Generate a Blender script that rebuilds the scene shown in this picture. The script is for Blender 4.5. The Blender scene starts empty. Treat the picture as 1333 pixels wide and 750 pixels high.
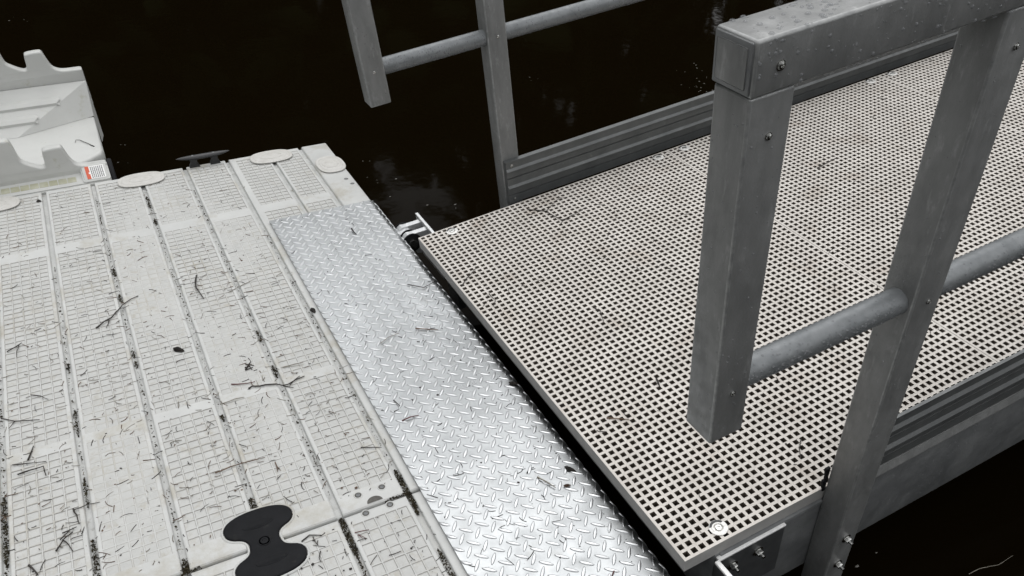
import bpy, bmesh, math, random
from mathutils import Matrix, Vector, noise
from mathutils.geometry import tessellate_polygon
random.seed(7)
R = math.radians
C = bpy.context.scene.collection
U = 0.02                                   # one grating pitch = 20 mm; shapes below are written in pitches
# ------------------------------------------------------------------ camera, sky, sun, exposure
cam = bpy.data.cameras.new('camera'); camo = bpy.data.objects.new('camera', cam); C.objects.link(camo)
cam.sensor_width = 36.0; cam.lens = 1006.88/1333*36; cam.shift_y = 123.57/1333
cam.clip_start = 0.05; cam.clip_end = 2000
right = Vector((0.88665252, -0.46158491, 0.02804787)); down = Vector((-0.28278135, -0.58918354, -0.7568999)); fwd = Vector((0.36589892, 0.66317579, -0.65292867))
camo.matrix_world = Matrix(((right.x, -down.x, -fwd.x, -0.81287544), (right.y, -down.y, -fwd.y, -2.16366038), (right.z, -down.z, -fwd.z, 1.34302964), (0, 0, 0, 1)))
sc = bpy.context.scene
sc.camera = camo
world = bpy.data.worlds.new('World'); sc.world = world; world.use_nodes = True
wn = world.node_tree.nodes; wl = world.node_tree.links
bg = wn['Background']; sky = wn.new('ShaderNodeTexSky'); sky.sky_type = 'NISHITA'; sky.sun_disc = False
SUN_EL, SUN_ROT = R(64), R(30)
sky.sun_elevation = SUN_EL; sky.sun_rotation = SUN_ROT; sky.air_density = 1.0; sky.dust_density = 1.0; sky.ozone_density = 1.0
hs = wn.new('ShaderNodeHueSaturation'); hs.inputs['Saturation'].default_value = 0.08     # a closed grey cloud cover
wl.new(sky.outputs[0], hs.inputs['Color']); wl.new(hs.outputs[0], bg.inputs['Color']); bg.inputs['Strength'].default_value = 0.15
sun = bpy.data.lights.new('sun', 'SUN'); sun.energy = 0.8; sun.angle = R(175); sun.color = (1, 0.985, 0.96)
suno = bpy.data.objects.new('sun', sun); C.objects.link(suno)
sd = Vector((math.sin(SUN_ROT)*math.cos(SUN_EL), math.cos(SUN_ROT)*math.cos(SUN_EL), math.sin(SUN_EL)))
suno.rotation_euler = sd.to_track_quat('Z', 'Y').to_euler()
sc.view_settings.view_transform = 'Standard'; sc.view_settings.look = 'None'; sc.view_settings.gamma = 1; sc.view_settings.use_curve_mapping = False
sc.view_settings.exposure = 0.95

# ------------------------------------------------------------------ materials
def mat(name, col, rough=0.5, metal=0.0, spec=0.5, var=0.0, vscale=8.0, col2=None, bump=0.0, bscale=200.0, rvar=0.0, stain=None, coat=0.0, stretch=None):
    m = bpy.data.materials.new(name); m.use_nodes = True
    nt = m.node_tree; N = nt.nodes; L = nt.links; p = N['Principled BSDF']
    p.inputs['Base Color'].default_value = (*col, 1); p.inputs['Roughness'].default_value = rough; p.inputs['Metallic'].default_value = metal
    p.inputs['Specular IOR Level'].default_value = spec
    if coat: p.inputs['Coat Weight'].default_value = coat; p.inputs['Coat Roughness'].default_value = 0.08
    tc = N.new('ShaderNodeTexCoord'); base_out = tc.outputs['Object']
    if stretch:
        mp = N.new('ShaderNodeMapping'); mp.inputs['Scale'].default_value = stretch; L.new(base_out, mp.inputs['Vector']); base_out = mp.outputs[0]
    last = None
    if var or col2:
        nz = N.new('ShaderNodeTexNoise'); nz.inputs['Scale'].default_value = vscale; nz.inputs['Detail'].default_value = 6; nz.inputs['Roughness'].default_value = 0.62
        L.new(base_out, nz.inputs['Vector'])
        rp = N.new('ShaderNodeValToRGB'); rp.color_ramp.elements[0].position = 0.3; rp.color_ramp.elements[1].position = 0.7
        c2 = col2 or tuple(c*(1-var) for c in col)
        rp.color_ramp.elements[0].color = (*c2, 1); rp.color_ramp.elements[1].color = (*col, 1)
        L.new(nz.outputs['Fac'], rp.inputs[0]); last = rp.outputs[0]
    if stain:
        scol, sscale, lo, hi = stain
        n2 = N.new('ShaderNodeTexNoise'); n2.inputs['Scale'].default_value = sscale; n2.inputs['Detail'].default_value = 8; n2.inputs['Roughness'].default_value = 0.7
        L.new(base_out, n2.inputs['Vector'])
        r2 = N.new('ShaderNodeMapRange'); r2.inputs['From Min'].default_value = lo; r2.inputs['From Max'].default_value = hi
        L.new(n2.outputs['Fac'], r2.inputs['Value'])
        mx = N.new('ShaderNodeMix'); mx.data_type = 'RGBA'
        L.new(r2.outputs[0], mx.inputs['Factor'])
        if last: L.new(last, mx.inputs['A'])
        else: mx.inputs['A'].default_value = (*col, 1)
        mx.inputs['B'].default_value = (*scol, 1); last = mx.outputs['Result']
    if last: L.new(last, p.inputs['Base Color'])
    if rvar:
        n3 = N.new('ShaderNodeTexNoise'); n3.inputs['Scale'].default_value = vscale*2.3; n3.inputs['Detail'].default_value = 5
        L.new(tc.outputs['Object'], n3.inputs['Vector'])
        r3 = N.new('ShaderNodeMapRange'); r3.inputs['From Min'].default_value = 0.3; r3.inputs['From Max'].default_value = 0.7
        r3.inputs['To Min'].default_value = max(0.03, rough-rvar); r3.inputs['To Max'].default_value = rough+rvar
        L.new(n3.outputs['Fac'], r3.inputs['Value']); L.new(r3.outputs[0], p.inputs['Roughness'])
    if bump:
        n4 = N.new('ShaderNodeTexNoise'); n4.inputs['Scale'].default_value = bscale; n4.inputs['Detail'].default_value = 4
        L.new(tc.outputs['Object'], n4.inputs['Vector'])
        b = N.new('ShaderNodeBump'); b.inputs['Strength'].default_value = bump; b.inputs['Distance'].default_value = 0.001
        L.new(n4.outputs['Fac'], b.inputs['Height']); L.new(b.outputs[0], p.inputs['Normal'])
    return m
M = dict(
 dock=mat('dock_plastic', (.505, .51, .495), .48, 0, .4, var=.12, vscale=9, bump=.3, bscale=260, rvar=.12, stain=((.29, .255, .18), 7, .51, .80)),
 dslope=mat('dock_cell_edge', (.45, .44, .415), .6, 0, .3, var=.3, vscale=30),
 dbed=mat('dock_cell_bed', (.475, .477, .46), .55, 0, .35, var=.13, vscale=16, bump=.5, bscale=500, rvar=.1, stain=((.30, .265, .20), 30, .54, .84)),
 groove=mat('dock_groove', (.50, .505, .49), .5, 0, .4, var=.25, vscale=25, stain=((.16, .15, .12), 30, .56, .72)),
 hull=mat('dock_hull', (.50, .50, .48), .5, 0, .4, var=.2, vscale=6, stain=((.20, .19, .12), 7, .5, .75)),
 launch=mat('launch_plastic', (.50, .505, .485), .45, 0, .4, var=.1, vscale=7, stain=((.32, .31, .22), 16, .6, .8)),
 algae=mat('algae_plastic', (.43, .43, .35), .6, 0, .3, col2=(.33, .325, .22), vscale=22),
 cap=mat('pocket_cap', (.52, .512, .488), .5, 0, .4, col2=(.44, .43, .40), vscale=45),
 grating=mat('grating_resin', (.63, .598, .555), .62, 0, .35, col2=(.50, .47, .43), vscale=10, bump=.5, bscale=700, stain=((.38, .32, .265), 7, .54, .80)),
 ginner=mat('grating_hole_wall', (.15, .125, .10), .7, 0, .25, var=.4, vscale=30),  # hole walls, darker than the resin on top
 gedge=mat('grating_side', (.34, .335, .325), .6, 0, .3, var=.2, vscale=30),
 alu=mat('weathered_aluminium', (.235, .238, .235), .5, .3, .4, col2=(.15, .153, .151), vscale=22, bump=.25, bscale=260, rvar=.12, stain=((.40, .405, .40), 60, .57, .88), stretch=(1, 1, .3)),
 alux=mat('toe_board_aluminium', (.135, .14, .14), .48, .45, .5, col2=(.095, .10, .10), vscale=14, bump=.1, bscale=350, rvar=.1, stain=((.2, .21, .21), 35, .62, .80)),
 alu_edge=mat('rubbed_aluminium_edge', (.33, .335, .33), .42, .4, .5, col2=(.19, .195, .195), vscale=60, rvar=.1),
 alud=mat('dark_aluminium', (.20, .206, .207), .5, .3, .5, col2=(.115, .12, .123), vscale=14, bump=.1, bscale=350, rvar=.1, stain=((.25, .26, .26), 35, .62, .80)),
 tube=mat('aluminium_tube', (.215, .225, .23), .5, .35, .4, col2=(.14, .15, .155), vscale=30, rvar=.1, bump=.08, bscale=400),
 galv=mat('galvanised_steel', (.70, .71, .71), .38, .75, .5, col2=(.50, .51, .52), vscale=40, rvar=.1, bump=.2, bscale=300),
 plate=mat('checker_plate_metal', (.425, .438, .442), .38, 1.0, .5, col2=(.35, .362, .367), vscale=9, rvar=.12, bump=.12, bscale=600, stain=((.28, .28, .27), 13, .58, .85)),
 lug=mat('worn_glint_metal', (.60, .61, .615), .34, 1.0, .5, col2=(.45, .46, .465), vscale=14, rvar=.1),  # worn lugs, their sky glint painted in as a brighter base colour
 steel=mat('stainless_steel', (.62, .62, .60), .26, 1.0, .5, var=.3, vscale=60),
 clip=mat('stainless_clip', (.80, .79, .76), .5, .4, .5, var=.2, vscale=120),
 coated=mat('dark_coated_steel', (.075, .078, .08), .45, .3, .5, var=.35, vscale=40, bump=.1, bscale=300, stain=((.16, .16, .16), 50, .62, .85)),
 cutm=mat('fresh_cut_metal', (.80, .80, .79), .5, .25, .5, var=.2, vscale=80),
 rubber=mat('black_rubber', (.010, .0105, .012), .6, 0, .12, var=.3, vscale=40, bump=.25, bscale=300, stain=((.045, .042, .036), 45, .60, .85)),
 socket=mat('socket_shade', (.11, .105, .095), .7, 0, .3, var=.4, vscale=60),  # shade of the socket hollows and drain notch, painted as dark faces
 black=mat('black_casting', (.02, .02, .021), .4, 0, .5, var=.3, vscale=30),
 twig=mat('dark_wet_twig', (.035, .028, .022), .6, 0, .4, col2=(.012, .010, .009), vscale=60),
 brown=mat('brown_stem', (.14, .085, .05), .6, 0, .4, col2=(.07, .04, .025), vscale=60),
 red=mat('reddish_stem', (.12, .035, .03), .55, 0, .4, col2=(.05, .02, .02), vscale=80),
 straw=mat('pale_straw', (.26, .24, .20), .6, 0, .4, col2=(.15, .135, .11), vscale=60),
 moss=mat('moss_dirt', (.055, .047, .026), .85, 0, .2, col2=(.018, .015, .011), vscale=60),
 paper=mat('label_paper', (.78, .78, .76), .5), orange=mat('label_orange', (.62, .10, .04), .5, var=.2, vscale=200), ink=mat('label_ink', (.12, .12, .13), .6),
 bark=mat('bark', (.05, .04, .03), .9, var=.4), leaf=mat('foliage', (.055, .075, .03), .8, 0, .2, col2=(.03, .045, .018), vscale=.6),
 speck_glint=mat('speck_and_sparkle', (.12, .115, .10), .5), bed=mat('bank_soil', (.05, .045, .03), .9, var=.4, vscale=.5),
)
wm = mat('dark_water', (.0034, .0022, .0007), .05, 0, .013); M['water'] = wm
nt = wm.node_tree; p = nt.nodes['Principled BSDF']; p.inputs['IOR'].default_value = 1.33
n1 = nt.nodes.new('ShaderNodeTexNoise'); n1.inputs['Scale'].default_value = 5; n1.inputs['Detail'].default_value = 3
b1 = nt.nodes.new('ShaderNodeBump'); b1.inputs['Strength'].default_value = .05; b1.inputs['Distance'].default_value = .02
tc = nt.nodes.new('ShaderNodeTexCoord'); nt.links.new(tc.outputs['Object'], n1.inputs['Vector']); nt.links.new(n1.outputs['Fac'], b1.inputs['Height']); nt.links.new(b1.outputs[0], p.inputs['Normal'])
dm = mat('water_drop', (.30, .31, .32), .05, 0, 1.0); M['drop'] = dm
dnt = dm.node_tree; dp = dnt.nodes['Principled BSDF']; dp.inputs['IOR'].default_value = 1.33
tr_ = dnt.nodes.new('ShaderNodeBsdfTransparent'); mxs = dnt.nodes.new('ShaderNodeMixShader'); mxs.inputs[0].default_value = .32
dnt.links.new(tr_.outputs[0], mxs.inputs[1]); dnt.links.new(dp.outputs[0], mxs.inputs[2]); dnt.links.new(mxs.outputs[0], dnt.nodes['Material Output'].inputs['Surface'])

# ------------------------------------------------------------------ mesh helpers (pitch units -> metres)
def link(name, me, m, parent=None, kind=None):
    o = bpy.data.objects.new(name, me); C.objects.link(o)
    if m is not None and not me.materials:
        for k in (m if isinstance(m, (list, tuple)) else [m]): me.materials.append(M[k])
    if parent is not None: o.parent = parent
    if kind: o['kind'] = kind
    return o
def from_data(name, v, f, m, parent=None, kind=None, smooth=False, mi=None):
    me = bpy.data.meshes.new(name); me.from_pydata([(a*U, b*U, c*U) for a, b, c in v], [], f); 
    if smooth: me.polygons.foreach_set('use_smooth', [True]*len(f))
    o = link(name, me, m, parent, kind)
    if mi: me.polygons.foreach_set('material_index', mi)
    me.update(); return o
def from_bm(name, bm, m, parent=None, kind=None, smooth=False):
    me = bpy.data.meshes.new(name); bmesh.ops.scale(bm, vec=(U, U, U), verts=bm.verts); bmesh.ops.recalc_face_normals(bm, faces=bm.faces); bm.to_mesh(me); bm.free()
    if smooth:
        me.polygons.foreach_set('use_smooth', [True]*len(me.polygons))
        me.set_sharp_from_angle(angle=R(40))
    return link(name, me, m, parent, kind)
def box(bm, x0, x1, y0, y1, z0, z1, bev=0.0, seg=2):
    vs = [bm.verts.new((x, y, z)) for z in (z0, z1) for y in (y0, y1) for x in (x0, x1)]
    fs = [bm.faces.new([vs[i] for i in q]) for q in ((0, 2, 3, 1), (4, 5, 7, 6), (0, 1, 5, 4), (2, 6, 7, 3), (0, 4, 6, 2), (1, 3, 7, 5))]
    if bev:
        es = list({e for f in fs for e in f.edges})
        bmesh.ops.bevel(bm, geom=es, offset=bev, segments=seg, affect='EDGES', profile=.5)
def boxo(name, x0, x1, y0, y1, z0, z1, m, parent=None, bev=0.0, seg=2):
    bm = bmesh.new(); box(bm, x0, x1, y0, y1, z0, z1, bev, seg)
    if m == 'alu':                           # drawn tube: the rounded corners are rubbed to bare metal
        bm.normal_update()
        for f_ in bm.faces: f_.material_index = 0 if max(abs(c) for c in f_.normal) > .999 else 1
        m = ['alu', 'alu_edge']
    return from_bm(name, bm, m, parent, smooth=bev > 0)
def lathe(bm, c, axis, prof, n=16):
    """profile [(radius, offset along axis)] turned about axis through c"""
    a = Vector(axis).normalized(); u = a.orthogonal().normalized(); w = a.cross(u); c = Vector(c); rings = []
    for r, h in prof:
        if r < 1e-6: rings.append([bm.verts.new(c+a*h)])
        else: rings.append([bm.verts.new(c+a*h+u*(r*math.cos(2*math.pi*k/n))+w*(r*math.sin(2*math.pi*k/n))) for k in range(n)])
    for A, B in zip(rings, rings[1:]):
        for k in range(n):
            q = [A[k % len(A)], A[(k+1) % len(A)], B[(k+1) % len(B)], B[k % len(B)]]
            q = [x for i, x in enumerate(q) if x not in q[:i]]
            if len(q) > 2: bm.faces.new(q)
def prism(bm, poly, ax, a0, a1):
    """extrude a 2-D polygon along axis ax ('x': poly is (y,z); 'y': (x,z); 'z': (x,y))"""
    mk = {'x': lambda p, a: (a, p[0], p[1]), 'y': lambda p, a: (p[0], a, p[1]), 'z': lambda p, a: (p[0], p[1], a)}[ax]
    A = [bm.verts.new(mk(q, a0)) for q in poly]; B = [bm.verts.new(mk(q, a1)) for q in poly]; n = len(poly)
    bm.faces.new(A[::-1]); bm.faces.new(B)
    for i in range(n): bm.faces.new((A[i], A[(i+1) % n], B[(i+1) % n], B[i]))
def tag(o, label, cat, group=None):
    o['label'] = label; o['category'] = cat
    if group: o['group'] = group
    return o
def empty(name, loc=(0, 0, 0)):
    o = bpy.data.objects.new(name, None); C.objects.link(o); o.location = [a*U for a in loc]; return o

ZD = -3.02                                  # top of the dock deck
ZW = -18.0                                  # water level
# ------------------------------------------------------------------ setting: lake, far banks with wood
bm = bmesh.new()
bmesh.ops.create_grid(bm, x_segments=8, y_segments=8, size=20000); bmesh.ops.translate(bm, vec=(0, 0, ZW), verts=bm.verts)
from_bm('lake_water', bm, 'water', kind='structure')
def ring_bank():
    v = []; f = []; n = 72
    for k in range(n):
        a = 2*math.pi*k/n; r0 = 1150+120*noise.noise((math.cos(a)*2, math.sin(a)*2, 0)); 
        for r, z in ((r0, ZW-15), (r0+120, ZW+25), (r0+900, ZW+140), (9000, ZW+260)): v.append((r*math.cos(a), r*math.sin(a), z))
    for k in range(n):
        for j in range(3):
            a = k*4+j; b = ((k+1) % n)*4+j; f.append((a, b, b+1, a+1))
    from_data('bank_ground', v, f, 'bed', kind='structure')
    v = []; f = []; rr = random.Random(3)
    for t in range(210):                    # the wood round the lake, one mass
        a = 2*math.pi*(t+rr.random()*.8)/210; r = 1330+rr.random()*420; h = (580+rr.random()*330)*(1.0 if math.sin(a) > -.2 else .5); cx, cy = r*math.cos(a), r*math.sin(a)
        for k in range(70):
            u = rr.random(); z = h*(.10+.90*u); rad = (130+rr.random()*30)*math.sqrt(max(.05, 1-u*.85)); th = rr.random()*6.283; q = rad*math.sqrt(rr.random())
            px, py, pz = cx+q*math.cos(th), cy+q*math.sin(th), ZW+40+z; s = 34+rr.random()*34
            d1 = Vector((rr.gauss(0, 1), rr.gauss(0, 1), rr.gauss(0, .6))).normalized(); d2 = d1.orthogonal().normalized(); b = len(v)
            for e1, e2 in ((-1, -.3), (-.2, -1), (1, -.4), (.7, .8), (-.6, .9)): w = d1*e1*s+d2*e2*s; v.append((px+w.x, py+w.y, pz+w.z))
            f.append((b, b+1, b+2, b+3, b+4))
        b = len(v)
        for z in (0, 1):
            for k in range(5): v.append((cx+(14-9*z)*math.cos(k*1.2566), cy+(14-9*z)*math.sin(k*1.2566), ZW+20+h*.75*z))
        for k in range(5): f.append((b+k, b+(k+1) % 5, b+5+(k+1) % 5, b+5+k))
    from_data('far_wood', v, f, 'leaf', kind='stuff')
ring_bank()

# ------------------------------------------------------------------ floating dock
GR = [-80.8, -72.33, -63.87, -55.40, -46.96, -38.46, -30.0, -21.7, -13.25, -6.68]     # groove centres
XE = -0.93; YF = 50.2; YN = -49.12
def cell_panel(name, x0, x1, y0, y1, rim, ncol, blocks, parent, seed, riml=None):
    """one raised deck strip: rounded shoulders, smooth bands, blocks of small square cells with ridges between them"""
    rr = random.Random(seed); v = []; f = []; mi = []
    def V(x, y, z): v.append((x, y, ZD+z)); return len(v)-1
    def quad(*q): f.append(q); mi.append(0)
    sh = .17
    ys = [y0+.5, y1-.5]
    cx0, cx1 = x0+(riml or rim), x1-rim; cw = (cx1-cx0)/ncol
    # outer shell: shoulder strips (bottom, side, top edge)
    prof = [(x0-.02, -.55), (x0+.02, -.14), (x0+.08, -.05), (x0+.2, 0), (x1-.2, 0), (x1-.08, -.05), (x1-.02, -.14), (x1+.02, -.55)]
    endz = [(y0, -.55), (y0+.06, -.22), (y0+.2, -.07), (y0+.5, 0)]; endz2 = [(y1-.5, 0), (y1-.2, -.07), (y1-.06, -.22), (y1, -.55)]
    stations = [(y, z) for y, z in endz]+[(y, 0) for b in blocks for y in b[:2]]+[(y, z) for y, z in endz2]
    stations = sorted(set(stations))
    rows = []
    for y, z in stations:
        rows.append([V(px, y, min(pz, z) if z < 0 else pz) for px, pz in prof[:4]]+[V(cx0, y, z), V(cx1, y, z)]+[V(px, y, min(pz, z) if z < 0 else pz) for px, pz in prof[4:]])
    isblock = {(b[0], b[1]) for b in blocks}
    for (sa, A), (sb, B) in zip(list(zip(stations, rows)), list(zip(stations, rows))[1:]):
        for k in range(9):
            if k == 4 and (sa[0], sb[0]) in isblock: continue
            quad(A[k], A[k+1], B[k+1], B[k])
    for (b0, b1, nr) in blocks:
        ch = (b1-b0)/nr
        lat = [[V(cx0+cw*i, b0+ch*j, 0) for i in range(ncol+1)] for j in range(nr+1)]
        for j in range(nr):
            for i in range(ncol):
                xa, ya = cx0+cw*i, b0+ch*j; rw = .06
                c = [lat[j][i], lat[j][i+1], lat[j+1][i+1], lat[j+1][i]]
                soft = noise.noise((xa*.05, ya*.035, seed*3.1))
                d = -.12 if soft > -.2 else -.12*max(.2, 1+ (soft+.2)*2.6)
                q = [(xa+rw, ya+rw), (xa+cw-rw, ya+rw), (xa+cw-rw, ya+ch-rw), (xa+rw, ya+ch-rw)]
                t = [V(px, py, 0) for px, py in q]
                e = .05
                bb = [V(px+sx*e, py+sy*e, d+rr.uniform(-.012, .012)) for (px, py), (sx, sy) in zip(q, ((1, 1), (-1, 1), (-1, -1), (1, -1)))]
                ce = V(xa+cw*(.5+rr.uniform(-.1, .1)), ya+ch*(.5+rr.uniform(-.12, .12)), d+.05+rr.uniform(-.03, .045))
                for k in range(4):
                    k2 = (k+1) % 4
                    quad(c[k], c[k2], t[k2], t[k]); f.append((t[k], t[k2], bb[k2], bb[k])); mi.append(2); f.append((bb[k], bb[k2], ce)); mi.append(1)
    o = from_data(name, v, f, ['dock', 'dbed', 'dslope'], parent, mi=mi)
    return o
def superdisc(bm, cx, cy, ax, ay, z, rings, n=44, e=2.6):
    """rings: list of (scale inset in pitches, height)"""
    prev = None
    for ins, h in rings:
        r = []
        for k in range(n):
            a = 2*math.pi*k/n; ca, sa = math.cos(a), math.sin(a)
            x = math.copysign(abs(ca)**(2/e), ca)*(ax-ins); y = math.copysign(abs(sa)**(2/e), sa)*(ay-ins)
            r.append(bm.verts.new((cx+x, cy+y, z+h)))
        if prev:
            for k in range(n): bm.faces.new((prev[k], prev[(k+1) % n], r[(k+1) % n], r[k]))
        prev = r
    bm.faces.new(prev)
def pocket_cap(cx, cy, ax, ay, parent, mark):
    bm = bmesh.new()
    superdisc(bm, cx, cy, ax, ay, ZD, [(.16, -.02), (.16, .10), (-.05, .13), (-.06, .24), (.03, .31), (.14, .33), (.5, .33), (.56, .29), (.62, .33), (1.0, .35)])
    o = from_bm('pocket_cap', bm, 'cap', parent, smooth=True)
    bm = bmesh.new()
    if mark == 'oval': superdisc(bm, cx, cy, ax*.55, ay*.5, ZD+.345, [(0, 0), (.03, .05), (.22, .05), (.25, 0), (.3, -.0)], 30, 2)
    else:
        superdisc(bm, cx, cy, 1.7, 1.9, ZD+.345, [(0, 0), (.05, .07), (.3, .07), (.4, .0), (.7, .0), (.8, .05), (1.0, .05)], 30, 2)
    from_bm('raised_ring', bm, 'cap', o, smooth=True); return o
def recess_screw(x, y, parent):
    bm = bmesh.new(); lathe(bm, (x, y, ZD), (0, 0, 1), [(.56, .0), (.52, .05), (.44, .06), (.40, .012)], 20)
    o = from_bm('screw_socket', bm, 'dock', parent, smooth=True)
    bm = bmesh.new(); lathe(bm, (x, y, ZD), (0, 0, 1), [(.41, .008), (0, .008)], 18); from_bm('socket_floor', bm, 'socket', o)
    bm = bmesh.new(); lathe(bm, (x, y, ZD), (0, 0, 1), [(.25, .012), (.24, .05), (.16, .065), (.12, .03), (0, .03)], 14); from_bm('screw', bm, 'alud', o, smooth=True); return o
dock = tag(empty('dock_section', (-40, 0, ZD)), 'large pale grey plastic dock section with cleat, gridded strips and long grooves', 'floating dock', 'dock sections')
def at(o):                                   # parts are written in world pitches: undo the root's own position
    o.matrix_parent_inverse = Matrix.Translation(-o.parent.location); return o
bm = bmesh.new(); box(bm, -98, XE, YN+.02, YF, ZW-3, ZD-.5, .5, 3); at(from_bm('hull', bm, 'groove', dock, smooth=True))
for k in range(len(GR)-1):
    x0, x1 = GR[k]+.36, GR[k+1]-.36; last = k == len(GR)-2
    nc = 4 if last else 5
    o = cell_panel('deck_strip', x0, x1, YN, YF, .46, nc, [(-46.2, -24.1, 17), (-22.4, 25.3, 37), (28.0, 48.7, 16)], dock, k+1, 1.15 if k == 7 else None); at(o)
def plain_strip(x0, x1, y0, y1, parent, name='edge_strip', bev=.35):
    bm = bmesh.new(); box(bm, x0, x1, y0, y1, ZD-1.2, ZD, bev, 3); return from_bm(name, bm, 'dock', parent, smooth=True)
at(plain_strip(GR[-1]+.36, XE+.03, YN, YF+.02, dock))
for cx in (-63.6, -38.35, -13.2): at(pocket_cap(cx, 47.55, 4.2, 2.75, dock, 'oval'))
at(pocket_cap(-3.3, 39.2, 2.75, 3.75, dock, 'round'))
for x, y in ((-27.1, -47.05), (-24.15, -47.05)): at(recess_screw(x, y, dock))
for x, y in ((-2.4, 32.0), (-1.9, 29.6)): at(recess_screw(x, y, dock))
bm = bmesh.new(); bm.faces.new([bm.verts.new((-25.6+.95*math.cos(R(t)), YN+.30+.85*math.sin(R(t)), ZD+.012)) for t in range(0, 181, 12)]); at(from_bm('drain_notch', bm, 'socket', dock))  # shaded hollow of the notch painted as a flat dark half disc
dock2 = tag(empty('dock_section', (-40, -75, ZD)), 'second pale dock section past the seam at the bottom edge, moss in its grooves', 'floating dock', 'dock sections')
bm = bmesh.new(); box(bm, -98, XE, -100, YN-.29, ZW-3, ZD-.5, .5, 3); at(from_bm('hull', bm, 'hull', dock2, smooth=True))
for k in range(len(GR)-1):
    x0, x1 = GR[k]+.36, GR[k+1]-.36
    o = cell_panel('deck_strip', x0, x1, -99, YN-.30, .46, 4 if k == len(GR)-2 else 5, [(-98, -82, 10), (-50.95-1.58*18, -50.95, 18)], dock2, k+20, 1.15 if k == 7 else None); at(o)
at(plain_strip(GR[-1]+.36, XE+.03, -99, YN-.30, dock2))
for x, y in ((-27.2, -49.95), (-24.25, -49.95)): at(recess_screw(x, y-.1, dock2))

# black dumbbell coupler in its pocket over the seam
half = [(-36.92, -49.1), (-36.86, -48.55), (-36.62, -48.05), (-36.1, -47.68), (-35.4, -47.4), (-34.85, -46.85), (-34.68, -46.1), (-34.85, -45.35), (-35.4, -44.72), (-36.4, -44.25), (-37.6, -44.05), (-38.55, -44.02)]
q1 = half; q2 = [(2*-38.55-x, y) for x, y in half[::-1][1:]]
top = q1+q2; out = top+[(x, 2*-49.1-y) for x, y in top[::-1][1:-1]]
cx, cy = -38.55, -49.1
def offset(poly, d):
    n = len(poly); r = []
    for i in range(n):
        a = Vector(poly[i-1]); b = Vector(poly[(i+1) % n]); t = (b-a).normalized(); r.append((poly[i][0]+t.y*d, poly[i][1]-t.x*d))
    return r
def smooth_poly(poly, it=2):
    for _ in range(it):
        n = len(poly); q = []
        for i in range(n):
            a, b = poly[i], poly[(i+1) % n]; q += [(a[0]*.75+b[0]*.25, a[1]*.75+b[1]*.25), (a[0]*.25+b[0]*.75, a[1]*.25+b[1]*.75)]
        poly = q
    return poly
out = smooth_poly(out)
def stack(bm, rings, cap=True):
    prev = None
    for poly, z in rings:
        r = [bm.verts.new((x, y, z)) for x, y in poly]
        if prev:
            n = len(r)
            for k in range(n): bm.faces.new((prev[k], prev[(k+1) % n], r[(k+1) % n], r[k]))
        prev = r
    if cap: bm.faces.new(prev)
coup = tag(empty('dock_coupler', (cx, cy, ZD)), 'black rubber dumbbell-shaped coupler joining the two dock sections at the seam', 'coupler')
bm = bmesh.new(); stack(bm, [(out, ZD-1), (out, ZD+.12), (offset(out, -.08), ZD+.22), (offset(out, -.2), ZD+.26)]); at(from_bm('body', bm, 'rubber', coup, smooth=True))
for sy in (1, -1):
    bm = bmesh.new(); oy = cy+sy*2.75; xs = -.05
    ov = [(cx+1.75*math.cos(a)-.1*sy, oy+.62*math.sin(a)) for a in [2*math.pi*k/30 for k in range(30)]]
    stack(bm, [(ov, ZD+.25), (offset(ov, -.04), ZD+.30), (offset(ov, -.12), ZD+.30), (offset(ov, -.16), ZD+.275)]); at(from_bm('raised_oval', bm, 'rubber', coup, smooth=True))
bm = bmesh.new(); lathe(bm, (cx, cy+.1, ZD+.25), (0, 0, 1), [(.75, 0), (.72, .06), (.62, .06), (.58, .01), (.45, .01), (.43, .08), (.25, .09), (.22, .04), (0, .04)], 22); at(from_bm('centre_bolt', bm, 'rubber', coup, smooth=True))
bm = bmesh.new(); stack(bm, [(offset(out, .36), ZD-.2), (offset(out, .3), ZD+.03), (offset(out, .2), ZD+.10), (offset(out, .08), ZD+.07), (offset(out, .03), ZD-.2)], False); at(from_bm('pocket_rim', bm, 'dock', dock, smooth=True))

# black mooring cleat on the far edge
cl = tag(empty('mooring_cleat', (-26, 49.4, ZD)), 'black mooring cleat with two feet on the far edge of the dock', 'cleat')
bm = bmesh.new(); prev = None
for k in range(25):
    t = -1+2*k/24; x = -26+5.15*t; rr_ = max(.08, .72*(1-abs(t)**2.6)**.7); z = ZD+1.85+.2*abs(t)**2; r = []
    for j in range(12):
        a = 2*math.pi*j/12; r.append(bm.verts.new((x, 49.6+rr_*1.0*math.cos(a), z+rr_*.62*math.sin(a))))
    if prev:
        for j in range(12): bm.faces.new((prev[j], prev[(j+1) % 12], r[(j+1) % 12], r[j]))
    prev = r
at(from_bm('horn_bar', bm, 'black', cl, smooth=True))
for x in (-28.0, -24.0):
    bm = bmesh.new()
    for (w0, d0, z0), (w1, d1, z1) in (((1.0, .55, .02), (.9, .5, .35)), ((.9, .5, .35), (.62, .42, .8)), ((.62, .42, .8), (.72, .44, 1.85))):
        a = [(x-w0, 49.6-d0), (x+w0, 49.6-d0), (x+w0, 49.6+d0), (x-w0, 49.6+d0)]; b = [(x-w1, 49.6-d1), (x+w1, 49.6-d1), (x+w1, 49.6+d1), (x-w1, 49.6+d1)]
        stack(bm, [(a, ZD+z0), (b, ZD+z1)])
    ft = at(from_bm('foot', bm, 'black', cl))
    bm = bmesh.new(); lathe(bm, (x, 49.45, ZD+2.2), (0, -.3, 1), [(.22, .05), (.2, .12), (.1, .14), (0, .12)], 12); at(from_bm('screw', bm, 'alux', cl, smooth=True))

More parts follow.
